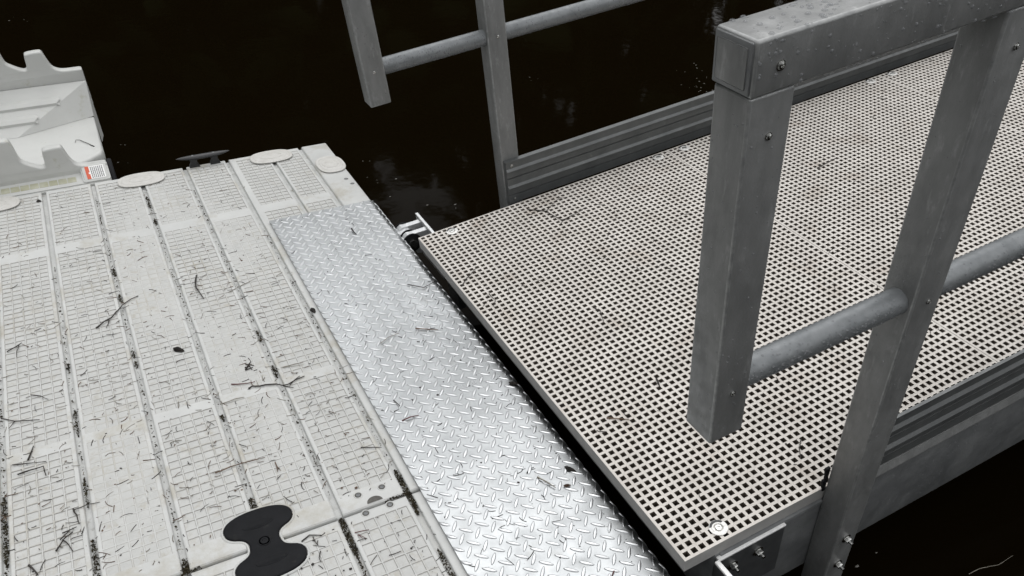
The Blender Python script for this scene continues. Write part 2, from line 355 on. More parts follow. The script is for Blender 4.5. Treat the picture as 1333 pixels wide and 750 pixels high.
# ------------------------------------------------------------------ kayak launch beyond the dock
la = tag(empty('kayak_launch', (-60, 70, ZD)), 'pale grey moulded kayak launch with notched walls behind the dock, top left', 'boat launch')
XR = -43.4
def notch_outline(x_end, zb, zl, period=12.0, n=4):
    """castellated top edge seen from the front, from the right end leftwards: flat end, swept flank, merlon, sloping sill"""
    pts = [(x_end, zb), (x_end, zl-.95), (x_end-.1, zl-.55), (x_end-.5, zl-.45), (x_end-3.6, zl-.5)]
    x = x_end
    for k in range(n):
        pts += [(x-4.8, zl-.2), (x-5.7, zl+.5), (x-6.2, zl+2.1), (x-6.55, zl+3.55), (x-6.95, zl+3.95), (x-9.75, zl+3.75), (x-10.15, zl+3.35), (x-10.3, zl+.8), (x-10.75, zl+.45), (x-11.6, zl+.6), (x-13.7, zl+1.9), (x-14.15, zl+2.6), (x-14.5, zl+5.9), (x-15.0, zl+6.5), (x-21.5, zl+6.2), (x-22.0, zl+5.6), (x-22.6, zl+2.4)]
        x -= 18.5
        if k < n-1: pts += [(x-4.3, zl+.1)]
    pts += [(x-4.8, zb)]
    return pts
def wall_solid(name, pts, y0, y1, lean, parent):
    bm = bmesh.new(); zb = pts[0][1]; pts = smooth_poly(pts, 2); area = sum(a[0]*b[1]-b[0]*a[1] for a, b in zip(pts, pts[1:]+pts[:1]))
    sg = 1 if area > 0 else -1; prev = None
    tris = tessellate_polygon([[Vector((x, z, 0)) for x, z in pts]]); caps = []
    for d, y in ((.34, y0), (.16, y0+.06), (.05, y0+.18), (0, y0+.36), (0, y1-.36), (.05, y1-.18), (.16, y1-.06), (.34, y1)):
        q = offset(pts, -d*sg); ring = [bm.verts.new((x, y+(z-zb)*lean, z)) for x, z in q]
        if prev:
            m_ = len(ring)
            for k in range(m_): bm.faces.new((prev[k], prev[(k+1) % m_], ring[(k+1) % m_], ring[k]))
        caps.append(ring); prev = ring
    for ring in (caps[0], caps[-1]):
        for t in tris: bm.faces.new([ring[k] for k in t])
    return at(from_bm(name, bm, 'launch', parent, smooth=True))
wall_solid('front_wall', notch_outline(XR, -4.5, -.45), 53.2, 55.2, .04, la)
wall_solid('back_wall', notch_outline(XR+.7, -6, 6.4), 88.0, 90.2, .03, la)
# ledge in front of the front wall
bm = bmesh.new(); prism(bm, [(50.5, -9), (50.5, -3.2), (50.8, -2.95), (53.0, -2.35), (53.9, -1.6), (53.9, -9)], 'x', -98, XR-.1)
bmesh.ops.bevel(bm, geom=[e for e in bm.edges], offset=.18, segments=2, affect='EDGES'); at(from_bm('ledge', bm, 'launch', la, smooth=True))
bm = bmesh.new()
for k in range(26):
    x = -49.4-k*1.62
    box(bm, x-1.56, x, 51.3, 52.9, -3.0+.0, -2.56, .10, 2)
bmesh.ops.rotate(bm, cent=(0, 52.1, -2.6), matrix=Matrix.Rotation(R(13), 3, 'X'), verts=bm.verts)
at(from_bm('algae_ribs', bm, 'algae', la, smooth=True))
# pad that carries the label
bm = bmesh.new(); prism(bm, [(50.6, -6), (50.6, -3.0), (50.9, -2.75), (53.6, -.95), (54.1, -.75), (54.6, -1.0), (54.6, -6)], 'x', -48.3, XR-.02)
bmesh.ops.bevel(bm, geom=[e for e in bm.edges], offset=.3, segments=3, affect='EDGES'); pad = at(from_bm('label_pad', bm, 'launch', la, smooth=True))
sl = Vector((0, 53.6-50.9, -.95+2.75)).normalized(); nn = Vector((0, -sl.z, sl.y)); o0 = Vector((-47.5, 50.95, -2.72))
def on_pad(name, rects, m, h, parent):
    bm = bmesh.new()
    for a0, a1, b0, b1 in rects:
        q = [o0+Vector((a, 0, 0))+sl*b+nn*h for a, b in ((a0, b0), (a1, b0), (a1, b1), (a0, b1))]
        bm.faces.new([bm.verts.new(x) for x in q])
    return at(from_bm(name, bm, m, parent))
lb = on_pad('warning_label', [(0, 3.35, .15, 2.95)], 'paper', .03, la)
on_pad('label_band', [(.02, .72, .17, 1.25), (.02, .72, 1.62, 2.93), (.02, .5, 1.25, 1.62)], 'orange', .045, la)
rl = random.Random(5); lines = []
for k in range(7):
    b = .3
    while b < 2.7:
        l = rl.uniform(.12, .42); lines.append((.95+k*.33, .95+k*.33+.17, b, min(2.75, b+l))); b += l+.06
on_pad('label_print', lines, 'ink', .045, la)
# channel floor and its rounded end
bm = bmesh.new()
fl = [(-98, 54.5), (-50.5, 58.3), (-46.2, 61.6), (-44.0, 63.6), (-43.45, 65.2), (-43.4, 84.2), (-98, 84.2)]
stack(bm, [([(x, y) for x, y in offset(fl, -.25)], ZD-2.8), ([(x, y) for x, y in fl], ZD-1.9), (fl, ZD-.5), (offset(fl, -.2), ZD-.15), (offset(fl, -.5), ZD)])
at(from_bm('channel_floor', bm, 'launch', la, smooth=True))
v = [(-43.4, 84.2, ZD+.04), (-58.6, 78.2, ZD+.04), (-42.75, 88.0, 3.5), (-98, 88.0, 3.5), (-98, 78.2, ZD+.04), (-42.75, 88.0, -9), (-43.4, 84.2, -9)]
at(from_data('side_gusset', v[:3], [(0, 2, 1)], 'launch', la))
at(from_data('side_cheek', [v[i] for i in (0, 6, 5, 2)], [(0, 1, 2, 3)], 'launch', la))
at(from_data('slope_panel', v[1:5], [(0, 1, 2, 3)], 'launch', la))
def slope_pt(x, t):                          # t=0 bottom, 1 top of the slope panel
    return Vector((x, 78.2+t*9.8, ZD+.04+t*(3.5-ZD-.04)))
for t0 in (.30, .62):
    bm = bmesh.new(); xe = -58.6+15.8*t0-.3
    tt = [(t0-.075, -.02), (t0-.05, .45), (t0+.03, .5), (t0+.12, .02)]
    A = [bm.verts.new(slope_pt(-98, t)+Vector((0, -.55*h, .83*h))) for t, h in tt]; B = [bm.verts.new(slope_pt(xe+(1.2*(t-t0)*10 if h > .2 else 0), t)+Vector((0, -.55*h, .83*h))) for t, h in tt]
    for i in range(3): bm.faces.new((A[i], A[i+1], B[i+1], B[i]))
    bm.faces.new(B); at(from_bm('slope_rib', bm, 'launch', la))
bm = bmesh.new(); prism(bm, [(51.2, -9), (51.2, -3.6), (54.6, -1.5), (56.4, -1.3), (56.4, -9)], 'x', XR+.02, XR+.9)
bmesh.ops.bevel(bm, geom=list(bm.edges), offset=.15, segments=2, affect='EDGES'); at(from_bm('shaded_end', bm, 'rubber', la, smooth=True))  # black slab added to stand for the launch's end side in shade
boxo('underframe', -98, XR-1.2, 57, 87.5, ZW-3, ZD-2.9, 'hull', None).name = 'launch_float'
o = bpy.data.objects['launch_float']; o.parent = la; at(o)

# ------------------------------------------------------------------ checker plate between dock and gangway
pl = tag(empty('transition_plate', (-10, -25, ZD)), 'bright galvanised checker plate lying on the dock edge before the gangway', 'metal plate')
PX0, PZ = -20.3, ZD+.42; XB, RB = -1.75, 1.5
def plate_pt(s, z=0.0):                      # s = distance from the left edge across the plate, over the bend
    L0 = XB-PX0
    if s <= L0: return (PX0+s, PZ+z, 0.0)
    a = (s-L0)/RB
    if a <= R(80): return (XB+(RB+z)*math.sin(a), PZ-RB+(RB+z)*math.cos(a), a)
    e = s-L0-RB*R(80); a = R(80); return (XB+(RB+z)*math.sin(a)+e*math.cos(a), PZ-RB+(RB+z)*math.cos(a)-e*math.sin(a), a)
LT = XB-PX0+RB*R(80)+.9; PY1, PY0 = 20.95, -79.0
bm = bmesh.new(); ss = [0, XB-PX0]+[XB-PX0+RB*R(80)*k/8 for k in range(1, 9)]+[LT]
tp = [plate_pt(s)[:2] for s in ss]; bt = [plate_pt(s, -.26)[:2] for s in ss]
prism(bm, tp+bt[::-1], 'y', PY0, PY1); at(from_bm('sheet', bm, 'plate', pl, smooth=True))
v = []; f = []
def lug(s0, y0, ang, ln=.88, wd=.22, h=.105):
    ca, sa = math.cos(ang), math.sin(ang); n = 12; rings = ((1.0, 0.0), (.86, .75), (.62, 1.0))
    b = len(v)
    for sc_, hh in rings:
        for k in range(n):
            t = 2*math.pi*k/n; a = math.cos(t); w_ = math.copysign(abs(math.sin(t))**1.25, math.sin(t))
            lx, ly = a*ln*(sc_ if sc_ == 1 else 1-(1-sc_)*.45), w_*wd*sc_
            s = s0+lx*ca-ly*sa; y = y0+lx*sa+ly*ca
            if s < .02: s = .02
            if s > LT: s = LT
            y = min(max(y, PY0), PY1)
            x, z, _ = plate_pt(s, hh*h); v.append((x, y, z))
    for r in range(2):
        for k in range(n): f.append((b+r*n+k, b+r*n+(k+1) % n, b+(r+1)*n+(k+1) % n, b+(r+1)*n+k))
    f.append(tuple(b+2*n+k for k in range(n)))
PIT = 1.975
for i in range(-1, 13):
    for j in range(0, 52):
        x = -1.17-PIT*(11-i)+PIT; y = 20.4-PIT*j
        s = x-PX0
        if -.4 < s < LT+.3 and PY0 < y < PY1: lug(s, y, R(51))
        s2 = s+PIT*.48; y2 = y+PIT*.45
        if -.4 < s2 < LT+.3 and PY0 < y2 < PY1+.3: lug(s2, y2, R(-41))
at(from_data('tread_lugs', v, f, 'lug', pl, kind='stuff', smooth=True))
bm = bmesh.new(); lathe(bm, (-1.95, PY0, ZD-3.4), (0, 1, 0), [(0, 0), (.85, 0), (.85, 97), (0, 97)], 16); at(from_bm('edge_pipe', bm, 'galv', pl, smooth=True))

# ------------------------------------------------------------------ gangway (own frame: x along, y to the far side, z up)
gw = tag(bpy.data.objects.new('gangway', None), 'grey aluminium gangway with pale grating deck and handrails rising to the right', 'gangway'); C.objects.link(gw)
GM = Matrix(((0.99142266, 0.00749153, -0.13047984), (-0.00536214, 0.99984678, 0.01666332), (0.13058468, -0.01582074, 0.99131092))).to_4x4()
gw.matrix_world = GM
def grating(x0, n, first):
    W_ = 74; xs = x0; v = []; f = []; mi = []; ih = .315; dep = 1.9
    lat = {}
    for i in range(n+1):
        for j in range(W_+1):
            lat[i, j] = len(v); edge = i in (0, n) or j in (0, W_)
            v.append((xs+i, -j, 0 if edge else -.045))
    rr = random.Random(n+first)
    for i in range(n):
        for j in range(W_):
            cx_, cy_ = xs+i+.5, -j-.5; c = [lat[i, j], lat[i+1, j], lat[i+1, j+1], lat[i, j+1]]; b = len(v)
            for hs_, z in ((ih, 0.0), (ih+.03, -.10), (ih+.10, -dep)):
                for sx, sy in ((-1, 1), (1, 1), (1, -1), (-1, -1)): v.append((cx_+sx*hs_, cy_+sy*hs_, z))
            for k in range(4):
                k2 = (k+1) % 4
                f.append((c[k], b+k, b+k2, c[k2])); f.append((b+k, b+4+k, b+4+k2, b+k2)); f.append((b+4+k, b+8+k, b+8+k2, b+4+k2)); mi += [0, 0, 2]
    # rim faces
    e = .14
    def rim(a, b_, c_, d_): f.append((a, b_, c_, d_)); mi.append(1)
    def strip(P0, P1, q0, q1):
        b = len(v); v.extend([P0, P1, q1, q0]); return b
    for (a0, a1, dx, dy) in (((xs, 0), (xs+n, 0), 0, 1), ((xs+n, 0), (xs+n, -W_), 1, 0), ((xs+n, -W_), (xs, -W_), 0, -1), ((xs, -W_), (xs, 0), -1, 0)):
        tx = e*(1 if a1[0] > a0[0] else -1 if a1[0] < a0[0] else 0); ty = e*(1 if a1[1] > a0[1] else -1 if a1[1] < a0[1] else 0)
        o0_ = (a0[0]+dx*e-tx, a0[1]+dy*e-ty); o1_ = (a1[0]+dx*e+tx, a1[1]+dy*e+ty)
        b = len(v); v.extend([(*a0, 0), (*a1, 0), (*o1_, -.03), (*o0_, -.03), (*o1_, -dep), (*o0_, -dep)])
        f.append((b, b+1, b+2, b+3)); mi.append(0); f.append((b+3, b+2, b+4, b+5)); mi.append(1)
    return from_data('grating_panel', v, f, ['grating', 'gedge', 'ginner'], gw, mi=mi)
panels = [grating(.14, 50, 1), grating(50.50, 52, 2), grating(102.86, 52, 3)]
def clip_at(x, y, parent):
    bm = bmesh.new(); lathe(bm, (x, y, 0), (0, 0, 1), [(1.02, .02), (1.02, .10), (.95, .13), (.55, .13), (.5, .05), (.47, -.02), (.36, -.02)], 22)
    o = from_bm('fastener_clip', bm, 'clip', parent, smooth=True)
    bm = bmesh.new(); lathe(bm, (x, y, 0), (0, 0, 1), [(.40, -.02), (.40, .1), (.33, .17), (.17, .18), (.14, .08), (0, .08)], 14); from_bm('clip_screw', bm, 'steel', o, smooth=True)
    bm = bmesh.new(); 
    for sx in (-.62, .62): box(bm, x+sx-.13, x+sx+.13, y-.2, y+.3, .128, .19, .03, 1)
    from_bm('clip_tab', bm, 'clip', o)
    bm = bmesh.new(); cr = [(x+.96*math.cos(R(t)), y+.96*math.sin(R(t))) for t in range(25, 156, 13)]+[(x+.66*math.cos(R(t)), y+.56*math.sin(R(t))+.1) for t in range(155, 24, -13)]
    bm.faces.new([bm.verts.new((a, b, .15)) for a, b in cr]); from_bm('clip_slot', bm, 'black', o)
for x, y, k in ((5.5, -72.55, 0), (5.6, -1.5, 0), (47.6, -1.3, 0), (53.4, -1.3, 1), (99.4, -1.1, 1), (105.3, -1.1, 2)): clip_at(x, y, panels[k])

def pan_screw(x, y, z, sy, parent, r=.2, m='steel'):
    bm = bmesh.new(); lathe(bm, (x, y, z), (0, sy, 0), [(r*1.25, .0), (r*1.25, .05), (r, .06), (r*.9, .16), (r*.5, .2), (r*.38, .08), (0, .08)], 14); return from_bm('screw', bm, m, parent, smooth=True)
def hex_bolt(x, y, z, ax, parent, r=.5, m='steel', name='bolt'):
    bm = bmesh.new(); lathe(bm, (x, y, z), ax, [(r*1.75, 0), (r*1.75, .1), (r*1.6, .14), (r*.9, .14)], 20); lathe(bm, (x, y, z), ax, [(r*1.05, .14), (r*1.05, .5), (r*.9, .58), (0, .58)], 6)
    a = Vector(ax); lathe(bm, Vector((x, y, z))+a*.58, ax, [(r*.55, 0), (r*.55, .45), (0, .45)], 12)
    return from_bm(name, bm, m, parent, smooth=True)
HW = 3.3
def post(x, y0, z0, z1, m='alu'): return boxo('post', x, x+HW, y0, y0+3.2, z0, z1, m, gw, .2, 3)
def tube(x0, x1, y, z, r=1.2):
    bm = bmesh.new(); lathe(bm, (x0, y, z), (1, 0, 0), [(0, 0), (r, 0), (r, x1-x0), (0, x1-x0)], 28); return from_bm('mid_rail', bm, 'tube', gw, smooth=True)
XL = 156.0
# near side
NY = -77.5
ph = post(-1.65, NY, 22.25, 50.85); ps = post(18.66, NY, -19.5, 50.85); pe = post(84, NY, -19.5, 50.85); pe2 = post(146, NY, -19.5, 50.85)
for z in (27.2, 48.2): pan_screw(.05, NY, z, -1, ph)
for z in (27.2, 48.2): pan_screw(20.45, NY, z, -1, ps)
for z in (-6.6, -11.7): hex_bolt(20.2, NY, z, (0, -1, 0), ps, .36)
tr = boxo('top_rail', -1.72, XL, NY-.14, NY+3.34, 50.85, 54.05, 'alu', gw, .2, 3)
bm = bmesh.new(); box(bm, -1.86, -1.70, NY+.02, NY+3.18, 51.0, 53.92, .1, 2); from_bm('end_cap', bm, 'alud', tr, smooth=True)
bm = bmesh.new(); box(bm, -1.93, -1.84, NY+.32, NY+2.88, 51.3, 53.6, .08, 2); from_bm('end_cap_face', bm, 'alu', tr, smooth=True)
pan_screw(.1, NY-.14, 52.35, -1, tr, .25)
tube(1.62, 18.7, NY+1.6, 27.0); tube(21.9, 84.05, NY+1.6, 27.0); tube(87.25, 146.05, NY+1.6, 27.0)
def channel(y0, y1, ysgn, x0, x1, name):
    """toe board: flat extrusion with ribs on the face that looks along ysgn"""
    bm = bmesh.new(); face = y1 if ysgn > 0 else y0; back = y0 if ysgn > 0 else y1
    def P(d, z): return (face+ysgn*d, z)
    prof = [(back, -.9), P(0, -.9), P(0, .52), P(-.2, .54), P(-.2, .68), P(0, .72), P(0, 1.95), P(.32, 2.0), P(.32, 2.1), P(0, 2.5), P(0, 3.72), P(-.2, 3.74), P(-.2, 3.9), P(0, 3.94), P(0, 5.1), P(.32, 5.15), P(.32, 5.25), P(0, 5.65), P(0, 6.75), P(.06, 6.8), P(.06, 6.95), (back, 6.95)]
    prism(bm, prof, 'x', x0, x1); return from_bm(name, bm, 'alux', gw)
tbn = channel(-74.55, -74.22, -1, 21.98, XL, 'toe_board')
bm = bmesh.new()
for k in range(6): box(bm, 18.3-.12*(k % 3), 18.68, -74.3, -73.95, -.4+k*.66, .18+k*.66, .05, 1)
from_bm('toe_board_end', bm, 'rubber', gw)
# far side (mirror)
FY = 2.95
fh = post(-2.2, FY, 22.25, 50.85); fs = post(18.1, FY, -19.5, 50.85); fe = post(83, FY, -19.5, 50.85); fe2 = post(146, FY, -19.5, 50.85)
pan_screw(-.6, FY, 27.3, -1, fh); pan_screw(19.85, FY, 27.4, -1, fs)
tf = boxo('top_rail', -2.3, XL, FY-.14, FY+3.34, 50.85, 54.05, 'alu', gw, .2, 3)
tube(1.05, 18.15, FY+1.6, 27.2); tube(21.35, 83.05, FY+1.6, 27.2); tube(86.25, 146.05, FY+1.6, 27.2)
tbf = channel(2.0, FY+.01, -1, 18.35, XL, 'toe_board')
pan_screw(19.45, 2.0, 6.15, -1, tbf, .22); pan_screw(19.45, 2.0, -.2, -1, tbf, .22)
# stringers below the deck, cross beams, ledge strips
sn = boxo('stringer', 4.0, XL, -74.2, -70.5, -15, -1.98, 'alud', gw, .12, 2)
sf = boxo('stringer', 4.0, XL, -3.2, 1.2, -15, -1.98, 'alud', gw, .12, 2)
def ledge(x0, x1):
    bm = bmesh.new(); prism(bm, [(-74.18, -1.25), (-74.5, -1.3), (-74.85, -2.3), (-74.85, -2.5), (-74.18, -2.6)], 'x', x0, x1); from_bm('stringer_ledge', bm, 'alu', sn)
ledge(21.99, XL)
bm = bmesh.new(); prism(bm, [(-74.1, -1.98), (-74.42, -2.05), (-74.5, -2.35), (-74.18, -2.5)], 'x', 4.6, 18.64); from_bm('stringer_lip', bm, 'alud', sn)
for x in (4.2, 27, 50.5, 76, 102.6, 128): boxo('cross_beam', x, x+2.2, -70.4, -3.3, -12, -2.0, 'alud', gw)
# hinge brackets: an angle on each stringer end, its flange carrying two knuckles on a pin
def bracket(y_in, sgn):
    """y_in: face of the stringer, sgn: outward direction in y"""
    def yy(d): return y_in+sgn*d
    bm = bmesh.new(); y0, y1 = sorted((yy(.02), yy(.5))); box(bm, 3.9, 13.2, y0, y1, -11, -2.5, .04, 1); b = from_bm('hinge_bracket', bm, 'coated', gw)
    bm = bmesh.new(); y0, y1 = sorted((yy(.02), yy(.62))); box(bm, 4.1, 13.2, y0, y1, -2.497, -2.2, .05, 1); from_bm('cut_edge', bm, 'cutm', b)
    bm = bmesh.new(); y0, y1 = sorted((yy(.52), yy(10.2))); box(bm, 3.6, 4.08, y0, y1, -11, -2.4, .05, 1); fl_ = from_bm('flange', bm, 'coated' if sgn < 0 else 'galv', b)
    bm = bmesh.new(); box(bm, 3.52, 4.08, y0, y1, -2.397, -2.05, .06, 1); from_bm('cut_edge', bm, 'cutm' if sgn < 0 else 'galv', b)
    for d in (4.6, 7.6):
        bm = bmesh.new(); pr = [(3.6, -2.55), (3.6, -7.2), (1.0, -6.6)]+[(.3+1.6*math.cos(a), -4.0+1.7*math.sin(a)) for a in [R(t) for t in (-80, -110, -140, -170, 160, 130, 105)]]+[(1.0, -2.55)]
        y0, y1 = sorted((yy(d), yy(d+1.15))); prism(bm, pr, 'y', y0, y1); bmesh.ops.bevel(bm, geom=list(bm.edges), offset=.08, segments=1, affect='EDGES'); from_bm('knuckle', bm, 'galv', b)
    bm = bmesh.new(); pr = [(-3.5, -3.6), (-3.5, -6.0), (.3, -6.0)]+[(.3+1.35*math.cos(a), -4.0+1.35*math.sin(a)) for a in [R(t) for t in (-60, -20, 20, 60, 90)]]
    y0, y1 = sorted((yy(6.0), yy(7.8))); prism(bm, pr, 'y', y0, y1); from_bm('centre_lug', bm, 'galv', b)
    for d in (4.25, 5.85, 8.8):
        bm = bmesh.new(); lathe(bm, (.3, yy(d), -4.0), (0, sgn, 0), [(.6, 0), (1.75, 0), (1.8, .12), (1.75, .26), (.6, .26)], 22); from_bm('washer', bm, 'rubber', b, smooth=True)
    bm = bmesh.new(); lathe(bm, (.3, yy(3.6), -4.0), (0, sgn, 0), [(0, 0), (.8, 0), (.8, 1.0), (1.25, 1.0), (1.25, 1.35), (.55, 1.35), (.55, 5.4), (.8, 5.4), (.8, 6.9), (0, 6.9)], 14); from_bm('pin_bolt', bm, 'steel', b, smooth=True)
    return b
bn = bracket(-74.2, -1); bf = bracket(1.2, 1)
for x, z in ((9.7, -4.7), (6.2, -4.7)): hex_bolt(x, -74.7, z, (0, -1, 0), bn, .4)

# ------------------------------------------------------------------ water drops on the rails
def drops(name, spots, parent, m='drop'):
    v = []; f = []
    for (x, y, z), nrm, r, st in spots:
        a = Vector(nrm).normalized(); u = a.orthogonal().normalized(); w = a.cross(u); c = Vector((x, y, z)); b = len(v)
        for rr_, hh in ((1.0, 0), (.75, .4)):
            for k in range(7):
                q = c+u*(r*rr_*math.cos(k*.8976))+w*(r*rr_*math.sin(k*.8976)*1.0)+a*(r*hh); q.z -= st*r*(1-hh)*0; v.append(tuple(q))
        v.append(tuple(c+a*(r*.5)))
        for k in range(7): f.append((b+k, b+(k+1) % 7, b+7+(k+1) % 7, b+7+k)); f.append((b+7+k, b+7+(k+1) % 7, b+14))
    return from_data(name, v, f, m, parent, kind='stuff', smooth=True)
rd = random.Random(11)
def tube_drops(x0, x1, y, z, n, r=1.2):
    s = []
    for _ in range(n):
        x = rd.uniform(x0, x1)
        a = R(rd.gauss(-150, 50)) if rd.random() < .75 else R(-90+rd.gauss(0, 8))
        s.append(((x, y+r*math.cos(a), z+r*math.sin(a)), (0, math.cos(a), math.sin(a)), rd.choice((.05, .07, .09, .12)), 1))
    return s
drops('water_drops', tube_drops(2, 18, NY+1.6, 27, 800)+tube_drops(22, 50, NY+1.6, 27, 900)+tube_drops(1.2, 18, FY+1.6, 27.2, 800)+tube_drops(21.5, 60, FY+1.6, 27.2, 700), gw)
s = []
for _ in range(200): s.append(((rd.uniform(-1.5, 40), NY-.14, rd.uniform(51, 54)), (0, -1, 0), rd.choice((.05, .07, .1, .13)), 1))
for _ in range(260): s.append(((rd.uniform(-1.5, 30), rd.uniform(NY, NY+3.2), 54.05), (0, 0, 1), rd.choice((.06, .09, .14, .2)), 0))
for _ in range(90): s.append(((rd.uniform(-1.6, 40), rd.choice((NY-.1, NY+3.2)), 50.86), (0, -.3, -1), rd.choice((.08, .11, .14)), 1))
drops('water_drops', s, tr)
for po, x0, y0, zz in ((ph, -1.65, NY, (23, 50)), (ps, 18.66, NY, (-12, 50)), (fh, -2.2, FY, (23, 50)), (fs, 18.1, FY, (0, 50))):
    s = []
    for _ in range(90):
        z = rd.uniform(*zz)
        if rd.random() < .55: s.append(((x0, rd.uniform(y0+.2, y0+3), z), (-1, 0, 0), rd.choice((.04, .06, .09)), 1))
        else: s.append(((rd.uniform(x0+.2, x0+3.1), y0, z), (0, -1, 0), rd.choice((.04, .06, .09)), 1))
    drops('water_drops', s, po)
s = [((rd.uniform(4.5, 18.5), -74.2, rd.uniform(-9, -2.2)), (0, -1, 0), rd.choice((.04, .06, .08)), 1) for _ in range(120)]+[((rd.uniform(22, 50), -74.2, rd.uniform(-14, -2.6)), (0, -1, 0), rd.choice((.04, .06, .08)), 1) for _ in range(150)]
drops('water_drops', s, sn)

# ------------------------------------------------------------------ twigs, leaves, litter, moss
def tube_path(bm, pts, r0, r1=None, n=6, jit=0.04, rng=random):
    P_ = [Vector(q) for q in pts]; fine = []
    for a, b in zip(P_, P_[1:]):
        k = max(1, int((b-a).length/.6))
        fine += [a.lerp(b, t/k) for t in range(k)]
    fine.append(P_[-1]); r1 = r0*.55 if r1 is None else r1
    fine = [q+Vector((rng.uniform(-jit, jit), rng.uniform(-jit, jit), 0)) for q in fine]
    prev = None; m = len(fine)
    for i, q in enumerate(fine):
        d = (fine[min(i+1, m-1)]-fine[max(i-1, 0)]); d = d.normalized() if d.length > 1e-6 else Vector((1, 0, 0))
        u = d.cross(Vector((0, 0, 1))); u = u.normalized() if u.length > 1e-4 else Vector((1, 0, 0)); w = u.cross(d)
        r = (r0+(r1-r0)*i/max(1, m-1))*rng.uniform(.85, 1.15)
        ring = [bm.verts.new(q+u*(r*math.cos(6.2832*k/n))+w*(r*math.sin(6.2832*k/n))) for k in range(n)]
        if prev:
            for k in range(n): bm.faces.new((prev[k], prev[(k+1) % n], ring[(k+1) % n], ring[k]))
        else: bm.faces.new(ring[::-1])
        prev = ring
    bm.faces.new(prev)
rt = random.Random(21)
def twig(paths, label, m='twig', r=.10, on='dock', cat='twig', group='fallen twigs', name='twig'):
    bm = bmesh.new(); par = None
    zz = {'dock': ZD+.02, 'plate': PZ+.11, 'grating': .0, 'water': ZW}[on]
    c0 = Vector((*paths[0][0], zz))
    for i, pth in enumerate(paths):
        rr_ = r*(1 if i == 0 else .7)
        tube_path(bm, [Vector((x, y, zz+rr_+(.06 if 0 < k < len(pth)-1 else 0)))-c0 for k, (x, y) in enumerate(pth)], rr_, rng=rt)
    o = from_bm(name, bm, m, smooth=True); tag(o, label, cat, group)
    if on == 'grating': o.matrix_world = GM @ Matrix.Translation(c0*U)
    else: o.location = c0*U
    return o
def leaf(pts, label, on, m='twig', w=.35, name='dead_leaf', cat='leaf', h=.22):
    zz = {'dock': ZD+.03, 'plate': PZ+.12}[on]; a, b = Vector((*pts[0], 0)), Vector((*pts[1], 0)); d = b-a; L_ = d.length; d.normalize(); n_ = Vector((-d.y, d.x, 0)); c = (a+b)/2
    bm = bmesh.new(); N_ = 10; up = []; 
    rows = []
    for i in range(N_+1):
        t = i/N_; wid = w*math.sin(math.pi*min(1, t*.97+.02))**.7*(1.1-.3*t); row = []
        for sgn, hh in ((-1, .02), (-.5, h*.9), (0, h*.7), (.5, h), (1, .05)):
            q = (a-c)+d*(L_*t)+n_*(sgn*wid*(1+.15*math.sin(7*t+sgn))); row.append(bm.verts.new((q.x, q.y, hh*math.sin(math.pi*max(.08, min(.92, t)))+.02)))
        rows.append(row)
    for A, B in zip(rows, rows[1:]):
        for k in range(4): bm.faces.new((A[k], A[k+1], B[k+1], B[k]))
    bmesh.ops.solidify(bm, geom=list(bm.faces), thickness=.03)
    o = from_bm(name, bm, m, smooth=True); tag(o, label, cat, 'dead leaves'); o.location = Vector((c.x, c.y, zz))*U; return o
twig([[(-50.96, .49), (-49.75, 1.61), (-48.73, 2.2), (-47.57, 3.84), (-46.78, 5.03), (-45.54, 6.04), (-44.35, 6.63)], [(-49.07, 1.8), (-49.23, .94), (-49.72, -.09)]], 'long black wavy twig with a side shoot across a groove, upper left dock', r=.11)
twig([[(-62.66, -.05), (-61.63, .51), (-61.13, .86), (-60.78, 1.29)], [(-61.13, .86), (-61.48, -.73), (-61.52, -1.98)]], 'small black forked twig by the left frame edge, halfway up the dock', r=.085)
twig([[(-35.22, 8.73), (-35.78, 6.42), (-35.94, 4.81), (-35.64, 3.01), (-35.4, 1.5)]], 'bent dark brown twig like an elbow lying alone on the middle of the dock', 'twig', .14)
twig([[(-31.58, 1.81), (-26.6, 4.1)]], 'straight pale grey straw bridging a groove left of the checker plate', 'straw', .055, cat='straw', name='straw')
twig([[(-34.16, -22.63), (-33.66, -22.42), (-32.71, -22.8), (-31.89, -22.84), (-30.55, -23.38), (-29.87, -23.99), (-29.16, -24.08), (-28.07, -23.6), (-26.65, -23.31)], [(-28.97, -24.17), (-28.07, -23.5), (-27.19, -22.94)], [(-29.87, -23.99), (-28.67, -24.99)]], 'longest dark twig with forked tips, lying over a groove', r=.11)
twig([[(-36.05, -20.67), (-34.65, -21.34), (-33.45, -21.56), (-33.0, -21.42)]], 'short red twig just above the longest forked twig', 'red', .08)
twig([[(-38.28, -24.08), (-37.09, -24.08), (-36.24, -23.88), (-35.05, -23.98)]], 'thin curved grey stem on the smooth band left of the longest forked twig', 'straw', .06, cat='stem', name='stem')
twig([[(-33.56, -18.42), (-32.59, -17.0)], [(-33.69, -18.54), (-32.58, -18.33)], [(-33.0, -17.38), (-32.8, -18.78)], [(-33.3, -17.2), (-32.3, -18.0)], [(-33.6, -17.9), (-32.9, -18.0)]], 'small tangled tuft of black twig bits above the red twig', r=.12)
twig([[(-41.33, -36.26), (-39.48, -36.1), (-38.01, -36.1), (-36.55, -36.24), (-35.33, -36.26)]], 'long thin tan stem crossing a groove above the black coupler', 'brown', .075, cat='stem', name='stem')
twig([[(-34.4, -37.58), (-34.54, -39.27)], [(-34.5, -37.9), (-34.2, -39.3)]], 'short split brown stem just right of the long tan stem', 'brown', .08, cat='stem', name='stem')
twig([[(-28.86, -20.03), (-25.93, -20.26)], [(-28.84, -20.12), (-26.07, -20.76)]], 'pair of thin grey needles joined at one end beside the plate', 'straw', .06, cat='needles', name='pine_needles')
twig([[(-62.22, -26.3), (-60.85, -26.28), (-59.46, -26.26), (-59.28, -27.96)]], 'black twig with a hooked end in the lower left cells', r=.10)
